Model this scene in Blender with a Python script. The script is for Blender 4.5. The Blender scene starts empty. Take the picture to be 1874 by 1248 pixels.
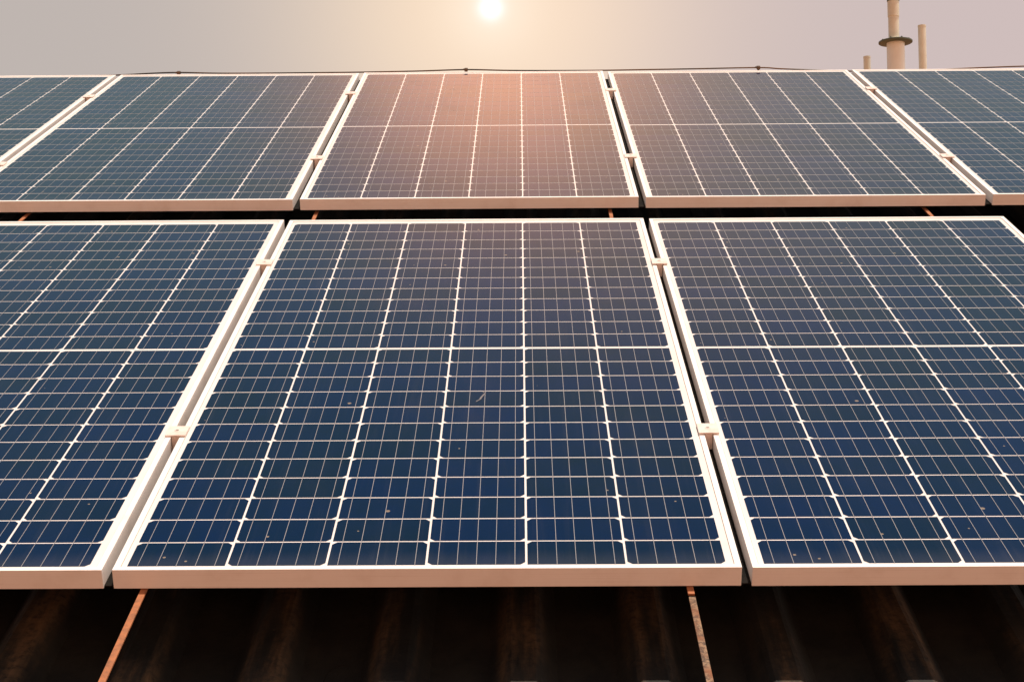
import bpy, bmesh, math, random
from mathutils import Matrix, Vector
R = math.radians
sc = bpy.context.scene
col = sc.collection
random.seed(4)

# ------------------------------------------------------------------ camera, sky, sun, exposure
# Roof plane axes: u along the eaves, v up the slope, w out of the slope.  TILT is the pitch of the roof.
TILT = R(24.6)
BASE = 5.2                                            # height of the panels' lower edge over the ground
ROOF = Matrix.Translation((0, 0, BASE)) @ Matrix.Rotation(TILT, 4, 'X')

F, A_, B_, C_ = 2759.2, -0.3594, 0.0085, 0.0063       # focal length in photo pixels, camera angles to the roof plane
cam = bpy.data.cameras.new('camera')
cam.sensor_width = 36.0
cam.lens = 36.0 * F / 1874.0
cam.clip_start = 0.05
cam.clip_end = 6000
co = bpy.data.objects.new('camera', cam)
col.objects.link(co)
sc.camera = co
rot = (Matrix.Rotation(C_, 4, 'Z') @ Matrix.Rotation(A_, 4, 'X') @ Matrix.Rotation(B_, 4, 'Y')) @ Matrix.Rotation(R(90), 4, 'X')
co.matrix_world = ROOF @ Matrix.Translation((0.6531, -2.115, 1.1791)) @ rot
CAM = co.matrix_world.copy()

def ray(x, y):
    """world direction through a photo pixel"""
    return (CAM.to_3x3() @ Vector(((x - 937) / F, -(y - 624) / F, -1))).normalized()

SUN = Vector((0.17, -0.037, 1.08)).normalized()       # where the light comes from
sun = bpy.data.lights.new('sun', 'SUN')
sun.energy = 4.4
sun.angle = R(0.5)
sun.color = (1.0, 0.86, 0.74)
so = bpy.data.objects.new('sun', sun)
so.rotation_euler = SUN.to_track_quat('Z', 'Y').to_euler()
so.location = (0, 0, 30)
col.objects.link(so)

sc.view_settings.view_transform = 'Standard'
sc.view_settings.look = 'None'
sc.view_settings.exposure = 0.10
sc.view_settings.gamma = 1

class NT:
    """tiny node builder"""
    def __init__(s, tree):
        s.t = tree; s.n = tree.nodes; s.l = tree.links
    def node(s, typ, **kw):
        n = s.n.new(typ)
        for k, v in kw.items(): setattr(n, k, v)
        return n
    def put(s, sock, v):
        if isinstance(v, bpy.types.NodeSocket): s.l.new(v, sock)
        elif isinstance(v, (tuple, list)) and len(v) == 3 and sock.type == 'RGBA': sock.default_value = (*v, 1)
        else: sock.default_value = v
    def m(s, op, a, b=0.0, c=0.0, clamp=False):
        n = s.node('ShaderNodeMath', operation=op, use_clamp=clamp)
        for i, v in enumerate((a, b, c)): s.put(n.inputs[i], v)
        return n.outputs[0]
    def vm(s, op, a, b=(0, 0, 0)):
        n = s.node('ShaderNodeVectorMath', operation=op)
        s.put(n.inputs[0], a); s.put(n.inputs[1], b)
        return n.outputs['Value'] if op in ('DOT_PRODUCT', 'LENGTH', 'DISTANCE') else n.outputs[0]
    def ss(s, x, a, b):
        n = s.node('ShaderNodeMapRange', interpolation_type='SMOOTHSTEP')
        s.put(n.inputs[0], x); n.inputs[1].default_value = a; n.inputs[2].default_value = b
        return n.outputs[0]
    def mix(s, f, a, b, blend='MIX'):
        n = s.node('ShaderNodeMix', data_type='RGBA', blend_type=blend)
        s.put(n.inputs[0], f); s.put(n.inputs[6], a); s.put(n.inputs[7], b)
        return n.outputs[2]
    def scale(s, colr, f):
        n = s.node('ShaderNodeVectorMath', operation='SCALE')
        s.put(n.inputs[0], colr); s.put(n.inputs[3], f)
        return n.outputs[0]
    def add(s, a, b): return s.vm('ADD', a, b)
    def noise(s, vec, sc_=5.0, detail=3.0, rough=0.55, out=0):
        n = s.node('ShaderNodeTexNoise')
        s.put(n.inputs['Vector'], vec); n.inputs['Scale'].default_value = sc_
        n.inputs['Detail'].default_value = detail; n.inputs['Roughness'].default_value = rough
        return n.outputs[out]
    def sep(s, v):
        n = s.node('ShaderNodeSeparateXYZ'); s.put(n.inputs[0], v)
        return n.outputs
    def comb(s, x, y, z):
        n = s.node('ShaderNodeCombineXYZ')
        for i, v in enumerate((x, y, z)): s.put(n.inputs[i], v)
        return n.outputs[0]

world = bpy.data.worlds.new('World')
sc.world = world
world.use_nodes = True
def build_sky():
    world.node_tree.nodes.clear()
    g = NT(world.node_tree)
    out = g.node('ShaderNodeOutputWorld')
    sky = g.node('ShaderNodeTexSky', sky_type='NISHITA')
    sky.sun_disc = False
    sky.sun_elevation = math.asin(SUN.z)
    sky.sun_rotation = math.atan2(SUN.x, SUN.y)
    sky.air_density = 1.0; sky.dust_density = 2.0; sky.ozone_density = 1.5
    d = g.node('ShaderNodeTexCoord').outputs['Generated']
    dx, dy, dz = g.sep(d)
    el = g.m('MULTIPLY', g.m('ARCSINE', dz), 180 / math.pi)
    az = g.m('MULTIPLY', g.m('ARCTAN2', dx, dy), 180 / math.pi)     # 0 straight up the roof, + to the right
    S = ray(898, 15)
    saz = math.degrees(math.atan2(S.x, S.y)); sel = math.degrees(math.asin(S.z))
    daz = g.m('SUBTRACT', az, saz)
    ang = g.m('MULTIPLY', g.m('ARCCOSINE', g.vm('DOT_PRODUCT', d, tuple(S))), 180 / math.pi)
    def gauss(x, s_): return g.m('EXPONENT', g.m('MULTIPLY', g.m('MULTIPLY', x, x), -0.5 / s_ ** 2))
    # dusty air: pale pinkish grey low down, thinning out overhead
    haze_f = g.m('SUBTRACT', 1.0, g.ss(el, 34.0, 56.0))
    side = g.ss(az, -20.0, 20.0)
    low = g.mix(side, (0.485, 0.432, 0.405), (0.580, 0.478, 0.468))
    haze = g.mix(g.ss(el, 22.0, 36.0), low, (0.26, 0.345, 0.365))
    top = g.scale(sky.outputs[0], 0.05)
    c = g.mix(haze_f, top, haze)
    # aureole of the low sun in the haze; lobes added above tint the glass
    up = g.m('SUBTRACT', el, sel)
    c = g.add(c, g.scale((0.40, 0.27, 0.11), gauss(ang, 5.0)))
    c = g.add(c, g.scale((0.05, 0.09, 0.11), gauss(ang, 1.1)))
    c = g.add(c, g.scale((0.25, 0.42, 0.62), gauss(ang, 0.29)))
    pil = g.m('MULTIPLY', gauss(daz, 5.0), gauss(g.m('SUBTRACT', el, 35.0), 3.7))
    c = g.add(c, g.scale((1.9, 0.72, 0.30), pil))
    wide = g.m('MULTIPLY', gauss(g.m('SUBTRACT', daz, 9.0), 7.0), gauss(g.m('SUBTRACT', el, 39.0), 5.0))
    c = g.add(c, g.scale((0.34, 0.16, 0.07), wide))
    # warm lobe added to the low sky behind the viewer to light frame fronts
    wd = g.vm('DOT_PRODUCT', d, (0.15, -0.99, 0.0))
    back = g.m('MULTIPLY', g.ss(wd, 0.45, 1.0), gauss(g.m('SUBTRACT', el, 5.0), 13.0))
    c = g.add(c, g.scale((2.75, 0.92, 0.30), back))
    rd = g.m('MULTIPLY', g.ss(g.vm('DOT_PRODUCT', d, (0.96, -0.28, 0.0)), 0.3, 1.0), gauss(g.m('SUBTRACT', el, 8.0), 14.0))  # paler lobe added to the sky on the right to light the pipes
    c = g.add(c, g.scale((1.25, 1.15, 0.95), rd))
    behind = g.ss(g.m('MULTIPLY', dy, -1.0), 0.0, 0.6)            # the haze away from the sun is duller
    c = g.mix(g.m('MULTIPLY', behind, g.m('SUBTRACT', 1.0, g.ss(el, 30.0, 60.0))), c, g.scale(c, 0.55))
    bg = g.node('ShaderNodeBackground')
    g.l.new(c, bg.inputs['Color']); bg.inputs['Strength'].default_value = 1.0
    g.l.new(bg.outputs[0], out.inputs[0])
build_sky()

# ------------------------------------------------------------------ helpers
def mat(name):
    m = bpy.data.materials.new(name); m.use_nodes = True
    g = NT(m.node_tree)
    p = m.node_tree.nodes['Principled BSDF']
    return m, g, p

def setp(g, p, **kw):
    names = dict(color='Base Color', rough='Roughness', metal='Metallic', ior='IOR', spec='Specular IOR Level',
                 coat='Coat Weight', coat_rough='Coat Roughness', coat_ior='Coat IOR', normal='Normal')
    for k, v in kw.items(): g.put(p.inputs[names[k]], v)

def bump(g, h, strength=0.3, dist=0.01):
    n = g.node('ShaderNodeBump'); g.put(n.inputs['Height'], h)
    n.inputs['Strength'].default_value = strength; n.inputs['Distance'].default_value = dist
    return n.outputs[0]

def tag(o, label=None, cat=None, group=None, kind=None):
    if label: o['label'] = label
    if cat: o['category'] = cat
    if group: o['group'] = group
    if kind: o['kind'] = kind
    return o

def empty(name, mw):
    o = bpy.data.objects.new(name, None); o.empty_display_size = 0.1
    col.objects.link(o); o.matrix_world = mw
    return o

def link(name, bm, mats, parent=None, mw=None, smooth=False):
    me = bpy.data.meshes.new(name)
    bm.normal_update(); bm.to_mesh(me); bm.free()
    for m in (mats if isinstance(mats, (list, tuple)) else [mats]): me.materials.append(m)
    if smooth:
        for p in me.polygons: p.use_smooth = True
        me.set_sharp_from_angle(angle=R(40))
    o = bpy.data.objects.new(name, me); col.objects.link(o)
    if parent is not None: o.parent = parent
    if mw is not None: o.matrix_world = mw
    return o

def box(bm, x0, x1, y0, y1, z0, z1, mi=0, bev=0.0):
    vs = [bm.verts.new((x, y, z)) for z in (z0, z1) for y in (y0, y1) for x in (x0, x1)]
    fs = [bm.faces.new([vs[i] for i in q]) for q in ((0, 2, 3, 1), (4, 5, 7, 6), (0, 1, 5, 4), (2, 6, 7, 3), (0, 4, 6, 2), (1, 3, 7, 5))]
    for f in fs: f.material_index = mi
    if bev:
        es = {e for f in fs for e in f.edges}
        bmesh.ops.bevel(bm, geom=list(es), offset=bev, segments=2, affect='EDGES', profile=0.6)
    return fs

def lathe(bm, prof, n=32, cx=0.0, cy=0.0, mi=0):
    """prof: (radius, z) list from bottom to top, caps closed"""
    rings = []
    for r, z in prof:
        rings.append([bm.verts.new((cx + r * math.cos(2 * math.pi * k / n), cy + r * math.sin(2 * math.pi * k / n), z)) for k in range(n)])
    for a, b in zip(rings, rings[1:]):
        for k in range(n):
            f = bm.faces.new((a[k], a[(k + 1) % n], b[(k + 1) % n], b[k])); f.material_index = mi
    bm.faces.new(rings[0][::-1]).material_index = mi
    bm.faces.new(rings[-1]).material_index = mi

def tube(bm, pts, r, n=8):
    pts = [Vector(p) for p in pts]
    rings = []
    for i, p in enumerate(pts):
        t = (pts[min(i + 1, len(pts) - 1)] - pts[max(i - 1, 0)]).normalized()
        a = t.orthogonal().normalized() if i == 0 else (a - t * a.dot(t)).normalized()
        b = t.cross(a)
        rings.append([bm.verts.new(p + (a * math.cos(2 * math.pi * k / n) + b * math.sin(2 * math.pi * k / n)) * r) for k in range(n)])
    for q, s in zip(rings, rings[1:]):
        for k in range(n): bm.faces.new((q[k], q[(k + 1) % n], s[(k + 1) % n], s[k]))
    bm.faces.new(rings[0][::-1]); bm.faces.new(rings[-1])

def smooth_line(pts, n=8):
    """Catmull-Rom through the points"""
    P = [Vector(p) for p in pts]; P = [P[0] * 2 - P[1]] + P + [P[-1] * 2 - P[-2]]
    out = []
    for i in range(1, len(P) - 2):
        for k in range(n):
            t = k / n
            a, b, c, d = P[i - 1:i + 3]
            out.append(0.5 * ((2 * b) + (c - a) * t + (2 * a - 5 * b + 4 * c - d) * t * t + (3 * b - a - 3 * c + d) * t ** 3))
    out.append(P[-2])
    return out

# ------------------------------------------------------------------ materials
def m_frame():
    m, g, p = mat('frame_aluminium')
    o = g.node('ShaderNodeTexCoord').outputs['Object']
    x, y, z = g.sep(o)
    streak = g.noise(g.comb(g.m('MULTIPLY', x, 3.0), g.m('MULTIPLY', y, 3.0), g.m('MULTIPLY', z, 700.0)), 1.0, 3)
    dirt = g.noise(o, 9.0, 5, 0.65)
    c = g.mix(g.ss(dirt, 0.45, 0.85), (0.90, 0.86, 0.82), (0.78, 0.71, 0.65))
    c = g.mix(g.m('MULTIPLY', g.ss(streak, 0.5, 0.8), 0.25), c, (0.55, 0.45, 0.38))
    setp(g, p, color=c, rough=0.42, spec=0.4)
    return m
def m_white(name, colr, rough=0.2):
    m, g, p = mat(name)
    o = g.node('ShaderNodeTexCoord').outputs['Object']
    c = g.mix(g.ss(g.noise(o, 7.0, 4), 0.4, 0.8), colr, tuple(v * 0.88 for v in colr))
    setp(g, p, color=c, rough=rough, spec=0.5, ior=1.4)
    return m
def m_cell():
    m, g, p = mat('silicon_cell')
    o = g.node('ShaderNodeTexCoord').outputs['Object']
    att = g.node('ShaderNodeAttribute', attribute_name='shade').outputs['Fac']
    mott = g.noise(g.vm('MULTIPLY', o, (1.0, 0.7, 1.0)), 11.0, 5, 0.7)
    att = g.m('ADD', att, g.m('MULTIPLY', g.m('SUBTRACT', mott, 0.5), 1.1), 0.0, True)
    c = g.mix(att, (0.0003, 0.0125, 0.054), (0.001, 0.0125, 0.027))
    # thin film of dust, thicker in soft patches, with a few dried specks
    x, y, z = g.sep(o)
    film = g.ss(g.noise(g.comb(g.m('MULTIPLY', x, 1.0), g.m('MULTIPLY', y, 0.6), z), 4.0, 6, 0.65), 0.4, 0.85)
    grain = g.noise(o, 260.0, 2, 0.7)
    c = g.mix(g.m('MULTIPLY', g.m('ADD', g.m('MULTIPLY', film, 0.012), g.m('MULTIPLY', g.ss(grain, 0.6, 0.95), 0.03)), 1.0), c, (0.36, 0.30, 0.25))
    run = g.noise(g.comb(g.m('MULTIPLY', x, 55.0), g.m('MULTIPLY', y, 2.2), 0.0), 1.0, 5, 0.6)       # rain runs down the glass
    low_edge = g.m('SUBTRACT', 1.0, g.ss(g.m('ADD', y, g.m('MULTIPLY', run, -0.03)), 0.0, 0.055))
    c = g.mix(g.m('ADD', g.m('MULTIPLY', g.ss(run, 0.5, 0.8), 0.022), g.m('MULTIPLY', low_edge, 0.06)), c, (0.30, 0.29, 0.28))
    vor = g.node('ShaderNodeTexVoronoi', feature='F1'); vor.inputs['Scale'].default_value = 26.0
    g.put(vor.inputs['Vector'], o)
    rnd = g.sep(vor.outputs['Color'])[0]
    r_ = g.m('MULTIPLY', g.m('SUBTRACT', rnd, 0.75), 0.42)
    spot = g.m('MULTIPLY', g.m('LESS_THAN', vor.outputs['Distance'], r_), 0.55)
    c = g.mix(spot, c, (0.42, 0.33, 0.22))
    setp(g, p, color=c, rough=g.m('ADD', 0.07, g.m('MULTIPLY', film, 0.10)), ior=1.42, spec=0.5)
    return m
def m_bus():
    m, g, p = mat('busbar_ribbon')
    setp(g, p, color=(0.32, 0.31, 0.31), rough=0.3, spec=0.5)
    return m
def m_rust_steel():
    m, g, p = mat('rusty_steel')
    o = g.node('ShaderNodeTexCoord').outputs['Object']
    n1 = g.noise(o, 45.0, 6, 0.7); n2 = g.noise(o, 6.0, 3)
    c = g.mix(g.ss(n1, 0.35, 0.7), (0.42, 0.145, 0.05), (0.22, 0.085, 0.035))
    c = g.mix(g.ss(n2, 0.55, 0.75), c, (0.33, 0.24, 0.16))
    setp(g, p, color=c, rough=0.75, normal=bump(g, n1, 0.4, 0.002))
    return m
def m_old_steel():
    m, g, p = mat('mottled_steel')
    o = g.node('ShaderNodeTexCoord').outputs['Object']
    n1 = g.noise(o, 110.0, 5, 0.75); n2 = g.noise(o, 14.0, 4)
    c = g.mix(g.ss(n1, 0.42, 0.6), (0.07, 0.045, 0.03), (0.30, 0.19, 0.11))
    c = g.mix(g.ss(n2, 0.45, 0.65), c, (0.22, 0.085, 0.035))
    setp(g, p, color=c, rough=0.8, normal=bump(g, n1, 0.5, 0.003))
    return m
def m_roof():
    m, g, p = mat('weathered_roof_sheet')
    o = g.node('ShaderNodeTexCoord').outputs['Object']
    x, y, z = g.sep(o)
    st = g.noise(g.comb(g.m('MULTIPLY', x, 14.0), g.m('MULTIPLY', y, 1.6), 0.0), 1.0, 6, 0.65)
    blot = g.noise(o, 5.0, 6, 0.68)
    fine = g.noise(o, 70.0, 5, 0.7)
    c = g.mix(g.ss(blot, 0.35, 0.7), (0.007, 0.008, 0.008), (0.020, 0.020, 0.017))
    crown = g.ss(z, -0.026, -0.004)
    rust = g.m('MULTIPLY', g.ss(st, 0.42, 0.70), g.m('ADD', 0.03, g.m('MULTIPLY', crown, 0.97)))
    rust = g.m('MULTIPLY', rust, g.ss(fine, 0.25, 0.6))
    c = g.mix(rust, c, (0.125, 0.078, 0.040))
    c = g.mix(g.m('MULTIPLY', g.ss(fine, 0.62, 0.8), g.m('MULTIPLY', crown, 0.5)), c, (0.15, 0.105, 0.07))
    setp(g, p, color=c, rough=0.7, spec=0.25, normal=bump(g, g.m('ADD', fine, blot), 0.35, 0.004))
    return m
def m_plain(name, c0, c1, sc_=6.0, rough=0.6, spec=0.4, metal=0.0):
    m, g, p = mat(name)
    o = g.node('ShaderNodeTexCoord').outputs['Object']
    setp(g, p, color=g.mix(g.ss(g.noise(o, sc_, 5, 0.65), 0.35, 0.7), c0, c1), rough=rough, spec=spec, metal=metal)
    return m
FRAME = m_frame()
BACK = m_white('white_backsheet', (0.82, 0.77, 0.73))
CELL = m_cell(); BUS = m_bus()
RUST = m_rust_steel(); OLD = m_old_steel(); ROOFM = m_roof()
CLAMP = m_plain('clamp_aluminium', (0.80, 0.70, 0.64), (0.70, 0.58, 0.50), 30, 0.45)
BOLT = m_plain('bolt_steel', (0.30, 0.24, 0.20), (0.2, 0.15, 0.12), 90, 0.5)
GASKET = m_plain('seal_strip', (0.35, 0.27, 0.22), (0.45, 0.36, 0.3), 40, 0.6)
RUBBER = m_plain('black_rubber', (0.008, 0.008, 0.007), (0.014, 0.012, 0.010), 20, 0.9, 0.1)
CABLE = m_plain('cable_jacket', (0.035, 0.033, 0.026), (0.16, 0.08, 0.035), 3, 0.6)
WALL = m_plain('shed_cladding', (0.30, 0.22, 0.16), (0.22, 0.15, 0.10), 1.5, 0.7)
EARTH = m_plain('red_earth', (0.38, 0.17, 0.08), (0.30, 0.13, 0.06), 0.15, 0.9)
STACK = m_plain('stack_steel', (0.78, 0.88, 0.85), (0.72, 0.78, 0.74), 0.7, 0.55)
STACK_TAN = m_plain('stack_tan_steel', (0.74, 0.80, 0.70), (0.62, 0.64, 0.52), 1.2, 0.6)
FLANGE = m_plain('dark_green_flange', (0.07, 0.10, 0.075), (0.13, 0.15, 0.11), 2.0, 0.6)
SPLASH = m_plain('dried_splash', (0.20, 0.18, 0.18), (0.10, 0.10, 0.11), 300, 0.8)

# ------------------------------------------------------------------ the setting
bm = bmesh.new()
for x0, x1, y0, y1 in ((-2500, 2500, -2500, 2500),):
    bm.faces.new([bm.verts.new(v) for v in ((x0, y0, 0), (x1, y0, 0), (x1, y1, 0), (x0, y1, 0))])
tag(link('ground', bm, EARTH), kind='structure')

RW = -0.165                                           # roof crowns lie this far under the glass
RIDGE = 4.55; EAVE = -4.2; U0, U1 = -9.0, 11.0
PITCH, U_C = 0.2095, 1.073
def roof_profile():
    """trapezoid ribs: (u, dw) list"""
    out = []
    k0 = math.floor((U0 - U_C) / PITCH)
    k = k0
    while True:
        c = U_C + k * PITCH
        if c > U1: break
        out += [(c - 0.056, -0.034), (c - 0.028, -0.004), (c - 0.020, 0.0), (c + 0.020, 0.0), (c + 0.028, -0.004), (c + 0.056, -0.034)]
        k += 1
    return out
def slope_sheet(v0, v1):
    bm = bmesh.new()
    pr = roof_profile()
    n = 6
    rows = [[bm.verts.new((u, v0 + (v1 - v0) * j / n, dw)) for u, dw in pr] for j in range(n + 1)]
    for a, b in zip(rows, rows[1:]):
        for i in range(len(pr) - 1):
            bm.faces.new((a[i], a[i + 1], b[i + 1], b[i]))
    return bm
shed = tag(empty('industrial_shed', Matrix.Identity(4)),
           'industrial shed whose dark rusty ribbed metal roof lies under the solar panels', 'building')
front_mw = ROOF @ Matrix.Translation((0, 0, RW))
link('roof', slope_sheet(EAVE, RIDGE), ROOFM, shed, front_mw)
rid = front_mw @ Vector((0, RIDGE, 0))
back_mw = Matrix.Translation(rid) @ Matrix.Rotation(-TILT, 4, 'X')
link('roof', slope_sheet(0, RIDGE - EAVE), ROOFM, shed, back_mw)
bm = bmesh.new()
cp = [(-0.26, -0.26 * math.tan(TILT) + 0.012), (0, 0.02), (0.26, -0.26 * math.tan(TILT) + 0.012)]
a = [bm.verts.new((U0, y, z)) for y, z in cp]; b = [bm.verts.new((U1, y, z)) for y, z in cp]
for i in (0, 1): bm.faces.new((a[i], b[i], b[i + 1], a[i + 1]))
o = link('ridge_cap', bm, ROOFM, shed, Matrix.Translation(rid)); 
sm = o.modifiers.new('thick', 'SOLIDIFY'); sm.thickness = 0.002
e0 = front_mw @ Vector((0, EAVE, 0)); e1 = back_mw @ Vector((0, RIDGE - EAVE, 0))
bm = bmesh.new()
zt = e0.z - 0.08
def wall_poly(pts, d):
    a = [bm.verts.new(p) for p in pts]; f = bm.faces.new(a)
    r = bmesh.ops.extrude_face_region(bm, geom=[f])
    bmesh.ops.translate(bm, vec=d, verts=[v for v in r['geom'] if isinstance(v, bmesh.types.BMVert)])
ya, yb = e0.y + 0.3, e1.y - 0.3
slope_drop = lambda y: e0.z + (min(y, 2 * rid.y - y) - e0.y) * math.tan(TILT) - 0.08
wall_poly([(U0 + .3, ya, 0), (U1 - .3, ya, 0), (U1 - .3, ya, slope_drop(ya)), (U0 + .3, ya, slope_drop(ya))], (0, 0.15, 0))
wall_poly([(U0 + .3, yb, 0), (U1 - .3, yb, 0), (U1 - .3, yb, slope_drop(yb)), (U0 + .3, yb, slope_drop(yb))], (0, -0.15, 0))
for ux, dx_ in ((U0 + .3, .15), (U1 - .3, -.15)):
    wall_poly([(ux, ya + .153, 0), (ux, yb - .153, 0), (ux, yb - .153, slope_drop(yb)), (ux, rid.y, slope_drop(rid.y)), (ux, ya + .153, slope_drop(ya))], (dx_, 0, 0))
bmesh.ops.recalc_face_normals(bm, faces=bm.faces[:])
link('wall', bm, WALL, shed)

# ------------------------------------------------------------------ solar panels
PW, PL, PH = 1.002, 2.008, 0.0337
LIP = 0.0105
CU0, CPU, CW = 0.0205, 0.16025, 0.1566                # cell columns
CV = [0.0150 + i * 0.08065 for i in range(12)] + [0.9905 + i * 0.0820 for i in range(12)]
CHS = [0.0772] * 12 + [0.0785] * 12

def frame_mesh():
    bm = bmesh.new()
    z0, z1 = -PH, 0.0
    box(bm, 0, PW, 0, LIP, z0, z1, 0, 0.0008)
    box(bm, 0, PW, PL - LIP, PL, z0, z1, 0, 0.0008)
    box(bm, 0, LIP, LIP - 0.0006, PL - LIP + 0.0006, z0 + 0.0003, z1 - 0.0002, 0, 0.0008)
    box(bm, PW - LIP, PW, LIP - 0.0006, PL - LIP + 0.0006, z0 + 0.0003, z1 - 0.0002, 0, 0.0008)
    return bm
def back_mesh():
    bm = bmesh.new()
    box(bm, LIP + 0.0009, PW - LIP - 0.0009, LIP + 0.0009, PL - LIP - 0.0009, -0.007, -0.0020, 0)
    g_ = -0.0026
    for x0, x1, y0, y1 in ((LIP, PW - LIP, LIP, LIP + .0009), (LIP, PW - LIP, PL - LIP - .0009, PL - LIP),
                           (LIP, LIP + .0009, LIP + .0009, PL - LIP - .0009), (PW - LIP - .0009, PW - LIP, LIP + .0009, PL - LIP - .0009)):
        f = bm.faces.new([bm.verts.new(v) for v in ((x0, y0, g_), (x1, y0, g_), (x1, y1, g_), (x0, y1, g_))])
        f.material_index = 1
    return bm
def cell_mesh(rng, splash):
    bm = bmesh.new()
    lay = bm.faces.layers.float.new('shade')
    ch = 0.0078
    colbias = [rng.uniform(0, 0.45) for _ in range(6)]
    for c in range(6):
        x0 = CU0 + c * CPU; x1 = x0 + CW
        for r in range(24):
            y0 = CV[r]; y1 = y0 + CHS[r]
            if c % 2: pts = ((x0 + ch, y0), (x1 - ch, y0), (x1, y0 + ch), (x1, y1), (x0, y1), (x0, y0 + ch))    # half cells: two cut corners each
            else: pts = ((x0, y0), (x1, y0), (x1, y1 - ch), (x1 - ch, y1), (x0 + ch, y1), (x0, y1 - ch))
            f = bm.faces.new([bm.verts.new((x, y, -0.0016)) for x, y in pts])
            f[lay] = min(1, colbias[c] + rng.uniform(0, 0.55))
        for k in range(5):                            # five ribbons down each column, broken at the middle band
            xc = x0 + CW * (k + 0.5) / 5 + (0.0)
            xc = x0 + 0.0165 + k * (CW - 0.033) / 4
            for ya_, yb_ in ((CV[0] - 0.001, CV[11] + CHS[11] + 0.002), (CV[12] - 0.002, CV[23] + CHS[23] + 0.001)):
                w_ = 0.00046
                f = bm.faces.new([bm.verts.new((x, y, -0.0012)) for x, y in ((xc - w_, ya_), (xc + w_, ya_), (xc + w_, yb_), (xc - w_, yb_))])
                f.material_index = 1
    if splash:
        for px, py, l, w_, an in ((0.5745, 0.712, 0.020, 0.0022, 1.25), (0.5675, 0.690, 0.011, 0.0018, 1.0), (0.5765, 0.735, 0.007, 0.0011, 1.4)):
            vs = []
            for k in range(12):
                t = 2 * math.pi * k / 12
                a_, b_ = l * math.cos(t) * rng.uniform(.8, 1.1), w_ * math.sin(t) * rng.uniform(.6, 1.3)
                vs.append(bm.verts.new((px + a_ * math.cos(an) - b_ * math.sin(an), py + a_ * math.sin(an) + b_ * math.cos(an), -0.0010)))
            bm.faces.new(vs).material_index = 2
    return bm

GF, GB = 0.0164, 0.0216
BU, BV, BW = 0.0016, 2.2037, 0.0082
GROUP = 'solar panels mounted in two rows on the roof'
panels = [
    ('F', 0, 'whole solar panel in the middle of the front row, nearest the camera', ),
    ('F', -1, 'left front-row solar panel, cut off by the left edge of the picture'),
    ('F', 1, 'right front-row solar panel, bare dark roof beyond its upper right corner'),
    ('B', 0, 'back-row solar panel under the sun, tinted warm pink by its glow'),
    ('B', -1, 'back-row solar panel just left of the one under the sun'),
    ('B', 1, 'back-row solar panel just right of the one under the sun'),
    ('B', -2, 'far left back-row solar panel, only its upper right corner in the picture'),
    ('B', 2, 'far right back-row solar panel below the tall pipe stack, cut off by the picture edge'),
]
FM = frame_mesh(); BMk = back_mesh()
fme = bpy.data.meshes.new('frame'); FM.to_mesh(fme); fme.materials.append(FRAME)
bme = bpy.data.meshes.new('backsheet'); BMk.to_mesh(bme); bme.materials.append(BACK); bme.materials.append(GASKET)
rng = random.Random(11)
for row, i, label in panels:
    if row == 'F': off = (i * (PW + GF), 0.0, 0.0)
    else: off = (BU + i * (PW + GB), BV, BW)
    # panels are never set perfectly true
    jit = Matrix.Translation((0, rng.uniform(-.002, .002) if row == 'B' or i else 0, rng.uniform(-.0006, .0006))) @ Matrix.Rotation(R(rng.uniform(-.06, .06)), 4, 'X') @ Matrix.Rotation(R(rng.uniform(-.05, .05)), 4, 'Y')
    t = tag(empty('solar_panel', ROOF @ Matrix.Translation(off) @ jit), label, 'solar panel', GROUP)
    for nm, me in (('frame', fme), ('backsheet', bme)):
        o = bpy.data.objects.new(nm, me); col.objects.link(o); o.parent = t
    bm = bmesh.new()                                   # black strip added under the gap to keep sunlight off the roof
    box(bm, -(GF if row == 'F' else GB) + 0.0001, -0.0001, 0.004, PL - 0.004, -PH + 0.0012, -PH + 0.0032)
    link('gap_sun_blocker', bm, RUBBER, t)
    link('solar_cells', cell_mesh(rng, row == 'F' and i == 0), [CELL, BUS, SPLASH], t)

# ------------------------------------------------------------------ clamps between the panels
def make_clamp():
    t = empty('panel_clamp', Matrix.Identity(4))
    bm = bmesh.new()
    box(bm, -0.0195, 0.0195, -0.022, 0.022, 0.0004, 0.0038, 0, 0.0008)      # plate over both frames
    link('plate', bm, CLAMP, t)
    bm = bmesh.new()
    box(bm, -0.0068, -0.0040, -0.0215, 0.0215, -0.032, 0.0002)              # U-shaped web down in the gap
    box(bm, 0.0040, 0.0068, -0.0215, 0.0215, -0.032, 0.0002)
    box(bm, -0.0038, 0.0038, -0.0215, 0.0215, -0.032, -0.0285)
    box(bm, -0.0038, 0.0038, -0.0212, -0.0190, -0.0283, 0.0001)
    link('channel', bm, CLAMP, t)
    bm = bmesh.new()
    n = 6                                                                   # hexagon socket bolt
    lathe(bm, [(0.0058, 0.0030), (0.0058, 0.0042), (0.0054, 0.0045)], 20)
    b = link('bolt', bm, CLAMP, t, smooth=True)
    bm = bmesh.new()
    lathe(bm, [(0.0036, 0.0040), (0.0036, 0.00462)], 6)
    link('socket', bm, BOLT, b)
    return t
def copy_tree(o, parent=None):
    c = o.copy(); col.objects.link(c); c.parent = parent
    for ch in list(o.children): copy_tree(ch, c)
    return c
gapF = lambda i: i * (PW + GF) - GF / 2
gapB = lambda i: BU + i * (PW + GB) - GB / 2
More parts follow.
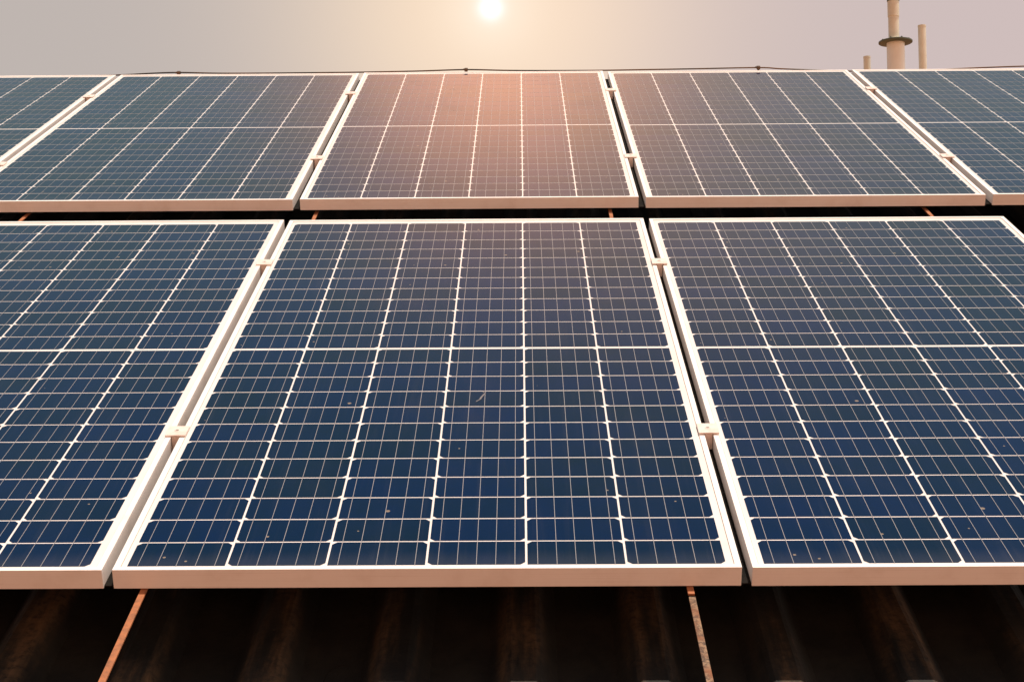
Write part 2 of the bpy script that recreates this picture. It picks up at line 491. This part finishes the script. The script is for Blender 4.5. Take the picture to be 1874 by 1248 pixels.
clamps = [
    (gapF(0), 0.535, 0.0, 'lower clamp in the gap between the left and middle front-row panels'),
    (gapF(1), 0.533, 0.0, 'lower clamp in the gap between the middle and right front-row panels'),
    (gapF(0), 1.605, 0.0, 'upper clamp in the gap between the left and middle front-row panels'),
    (gapF(1), 1.592, 0.0, 'upper clamp in the gap between the middle and right front-row panels'),
    (gapB(0), BV + 0.505, BW, 'lower clamp on the left edge of the back-row panel under the sun'),
    (gapB(0), BV + 1.571, BW, 'upper clamp on the left edge of the back-row panel under the sun'),
    (gapB(1), BV + 0.500, BW, 'lower clamp on the right edge of the back-row panel under the sun'),
    (gapB(1), BV + 1.600, BW, 'upper clamp on the right edge of the back-row panel under the sun'),
    (gapB(2), BV + 0.472, BW, 'lower clamp beside the far right back-row panel'),
    (gapB(2), BV + 1.594, BW, 'upper clamp beside the far right back-row panel, below the short stub pipe'),
    (gapB(-1), BV + 0.450, BW, 'lower clamp beside the far left back-row panel, near the left picture edge'),
    (gapB(-1), BV + 1.545, BW, 'upper clamp beside the far left back-row panel'),
]
proto = make_clamp()
for k, (u, v, w, label) in enumerate(clamps):
    o = proto if k == 0 else copy_tree(proto)
    o.matrix_world = ROOF @ Matrix.Translation((u, v, w + 0.0004))
    tag(o, label, 'clamp', 'clamps holding neighbouring solar panels')

# ------------------------------------------------------------------ rusty rails running up the slope under the panels
def rail(u, v0, v1, m, label, w=0.0118, skew=0.0):
    bm = bmesh.new()
    top = -PH - 0.0022
    box(bm, -w / 2, w / 2, 0, v1 - v0, -0.0035, 0, 0, 0.0006)               # thin flat bar on short feet
    y = 0.72 + (v0 < -1) * 1.13
    while y < v1 - v0 - 0.1:
        box(bm, -w / 2 + 0.002, w / 2 - 0.002, y, y + 0.03, RW - top - 0.036, -0.0036)
        y += 1.3
    o = link('mounting_rail', bm, m)
    o.matrix_world = ROOF @ Matrix.Translation((u, v0, top)) @ Matrix.Rotation(skew, 4, 'Z')
    return tag(o, label, 'rail', 'steel rails under the solar panels')
rail(0.0475, EAVE + 0.15, 4.15, RUST, 'long orange rusty rail coming out from under the left end of the middle front panel', 0.0106)
rail(0.9205, -0.0215, 4.15, RUST, 'smooth orange rail ending just below the right end of the middle front panel', 0.0106)
rail(0.9205, EAVE + 0.15, -0.0305, OLD, 'mottled brown rusty rail below a small joint under the middle front panel', 0.0106)
rail(1.8540, EAVE + 0.15, 4.15, RUST, 'rusty rail seen between the rows under the right back-row panel', 0.0106)
rail(-0.8150, EAVE + 0.15, 4.15, RUST, 'dull rusty rail glimpsed between the rows at the far left', 0.0106)

# ------------------------------------------------------------------ cable along the top edge of the back row
def at_v(x, y, v):
    """point where the sight line through photo pixel (x, y) crosses the plane v = const of the roof"""
    inv = ROOF.inverted(); o = inv @ CAM.translation; d = inv.to_3x3() @ ray(x, y)
    return o + d * ((v - o.y) / d.y)
VC = BV + PL + 0.020
knots = [(-160, 141), (-60, 140), (30, 140.5), (120, 140), (215, 138), (280, 134.5), (327, 133), (400, 134), (480, 133.5), (560, 132.5),
         (640, 131.5), (700, 130.5), (770, 129), (853, 126.5), (930, 128), (1010, 128.3), (1100, 127.8), (1180, 126.5), (1270, 125),
         (1388, 122.8), (1430, 125), (1510, 128), (1600, 130), (1680, 128.5), (1760, 124.5), (1820, 122), (1874, 120.2), (2050, 115)]
line = smooth_line([at_v(x, y + 1.5 * min(1, max(0, (x - 250) / 350)), VC) for x, y in knots], 6)
bm = bmesh.new(); tube(bm, line, 0.0030, 8)
cable = tag(link('ridge_cable', bm, CABLE, mw=ROOF, smooth=True), 'thin dark cable running along the top edge of the back row against the sky', 'cable')
for x, y in ((327, 131.5), (853, 125.8), (1388, 121.8)):
    p = at_v(x, y + 1.5, VC)
    bm = bmesh.new()
    box(bm, -0.0070, 0.0070, -0.009, 0.009, -0.009, 0.0045, 0, 0.0016)
    box(bm, -0.014, -0.0072, -0.006, 0.006, -0.004, 0.002, 0, 0.001)
    box(bm, -0.004, 0.004, -0.003, 0.003, -0.16 - p.z + BW * 0, -0.0102, 0)
    o = link('cable_clip', bm, CABLE, cable); o.location = p

# ------------------------------------------------------------------ pipe stacks behind the ridge
def stack_at(x, dist):
    d = ray(x, 125); h = math.hypot(d.x, d.y)
    return CAM.translation + d * (dist / h), dist
def z_at(x, y, dist):
    d = ray(x, y); return CAM.translation.z + d.z / math.hypot(d.x, d.y) * dist
DS = 46.0
S_ = DS * math.hypot(1, 700 / F) / F                   # metres per photo pixel out there
p0, _ = stack_at(1640, DS)
Zf = z_at(1640, 79, DS)
st = tag(empty('pipe_stack', Matrix.Translation((p0.x, p0.y, 0))), 'tall stepped pipe stack with a dark flange, behind the right end of the back row', 'chimney')
bm = bmesh.new(); r1 = 15.3 * S_
lathe(bm, [(r1, 0), (r1, Zf - 0.0055)], 40)
link('lower_pipe', bm, STACK, st, smooth=True)
bm = bmesh.new(); rf = 29 * S_
lathe(bm, [(r1 * 0.9, Zf - 0.005), (rf * 0.98, Zf - 0.004), (rf, Zf + 0.004), (rf, Zf + 0.042), (rf * 0.98, Zf + 0.05)], 40)
fl = link('flange', bm, FLANGE, st, smooth=True)
for an in range(0, 360, 45):
    bm = bmesh.new()
    lathe(bm, [(0.032, Zf + 0.0505), (0.032, Zf + 0.085), (0.016, Zf + 0.087), (0.016, Zf + 0.10)], 6, rf * 0.82 * math.cos(R(an + 12)), rf * 0.82 * math.sin(R(an + 12)))
    link('bolt', bm, FLANGE, fl)
bm = bmesh.new(); r2 = 9.2 * S_
zt1 = z_at(1636, 32, DS); zt2 = z_at(1636, 1.5, DS); zt3 = z_at(1636, -70, DS)
lathe(bm, [(r2 * 1.2, Zf + 0.0502), (r2 * 1.2, Zf + 0.13), (r2, Zf + 0.132), (r2, zt1), (r2 * 1.08, zt1 + 0.01), (r2 * 1.08, zt2 - 0.03)], 32)
up_ = link('upper_pipe', bm, STACK_TAN, st, smooth=True); up_.location = (-2.5 * S_, 0, 0)
bm = bmesh.new()
lathe(bm, [(r2 * 1.16, zt2 - 0.028), (r2 * 1.16, zt2 + 0.14)], 32)
lathe(bm, [(r2 * 1.0, zt2 + 0.1402), (r2 * 1.0, zt3)], 32)
tp = link('collar', bm, FLANGE, st, smooth=True); tp.location = (-2.5 * S_, 0, 0)
for x, y, r_, lab in ((1689, 47, 6.9, 'plain slim pipe standing right of the flanged pipe stack'), (1587, 104, 6.2, 'short stub pipe showing just above the panels left of the flanged stack')):
    p, _ = stack_at(x, DS + 1)
    zt = z_at(x, y, DS + 1); r_ *= S_
    bm = bmesh.new()
    lathe(bm, [(r_, 0), (r_, zt - 0.05), (r_ * 1.04, zt - 0.048), (r_ * 1.04, zt), (r_ * 0.86, zt + 0.0005), (r_ * 0.86, zt - 0.4)], 28)
    o = link('vent_pipe', bm, STACK_TAN, smooth=True); o.location = (p.x, p.y, 0)
    tag(o, lab, 'pipe', 'plain vent pipes behind the roof')

# ------------------------------------------------------------------ scrap of wire on the roof
bm = bmesh.new()
tube(bm, smooth_line([(0, 0, 0.0), (-0.004, 0.02, 0.004), (0.0, 0.045, 0.008), (0.014, 0.062, 0.010), (0.030, 0.070, 0.006)], 6), 0.0009, 6)
w_ = link('wire_scrap', bm, RUBBER, smooth=True)
w_.matrix_world = ROOF @ Matrix.Translation((0.335, -0.055, RW - 0.030))
tag(w_, 'thin curved scrap of wire lying on the dark roof below the middle front panel', 'wire')
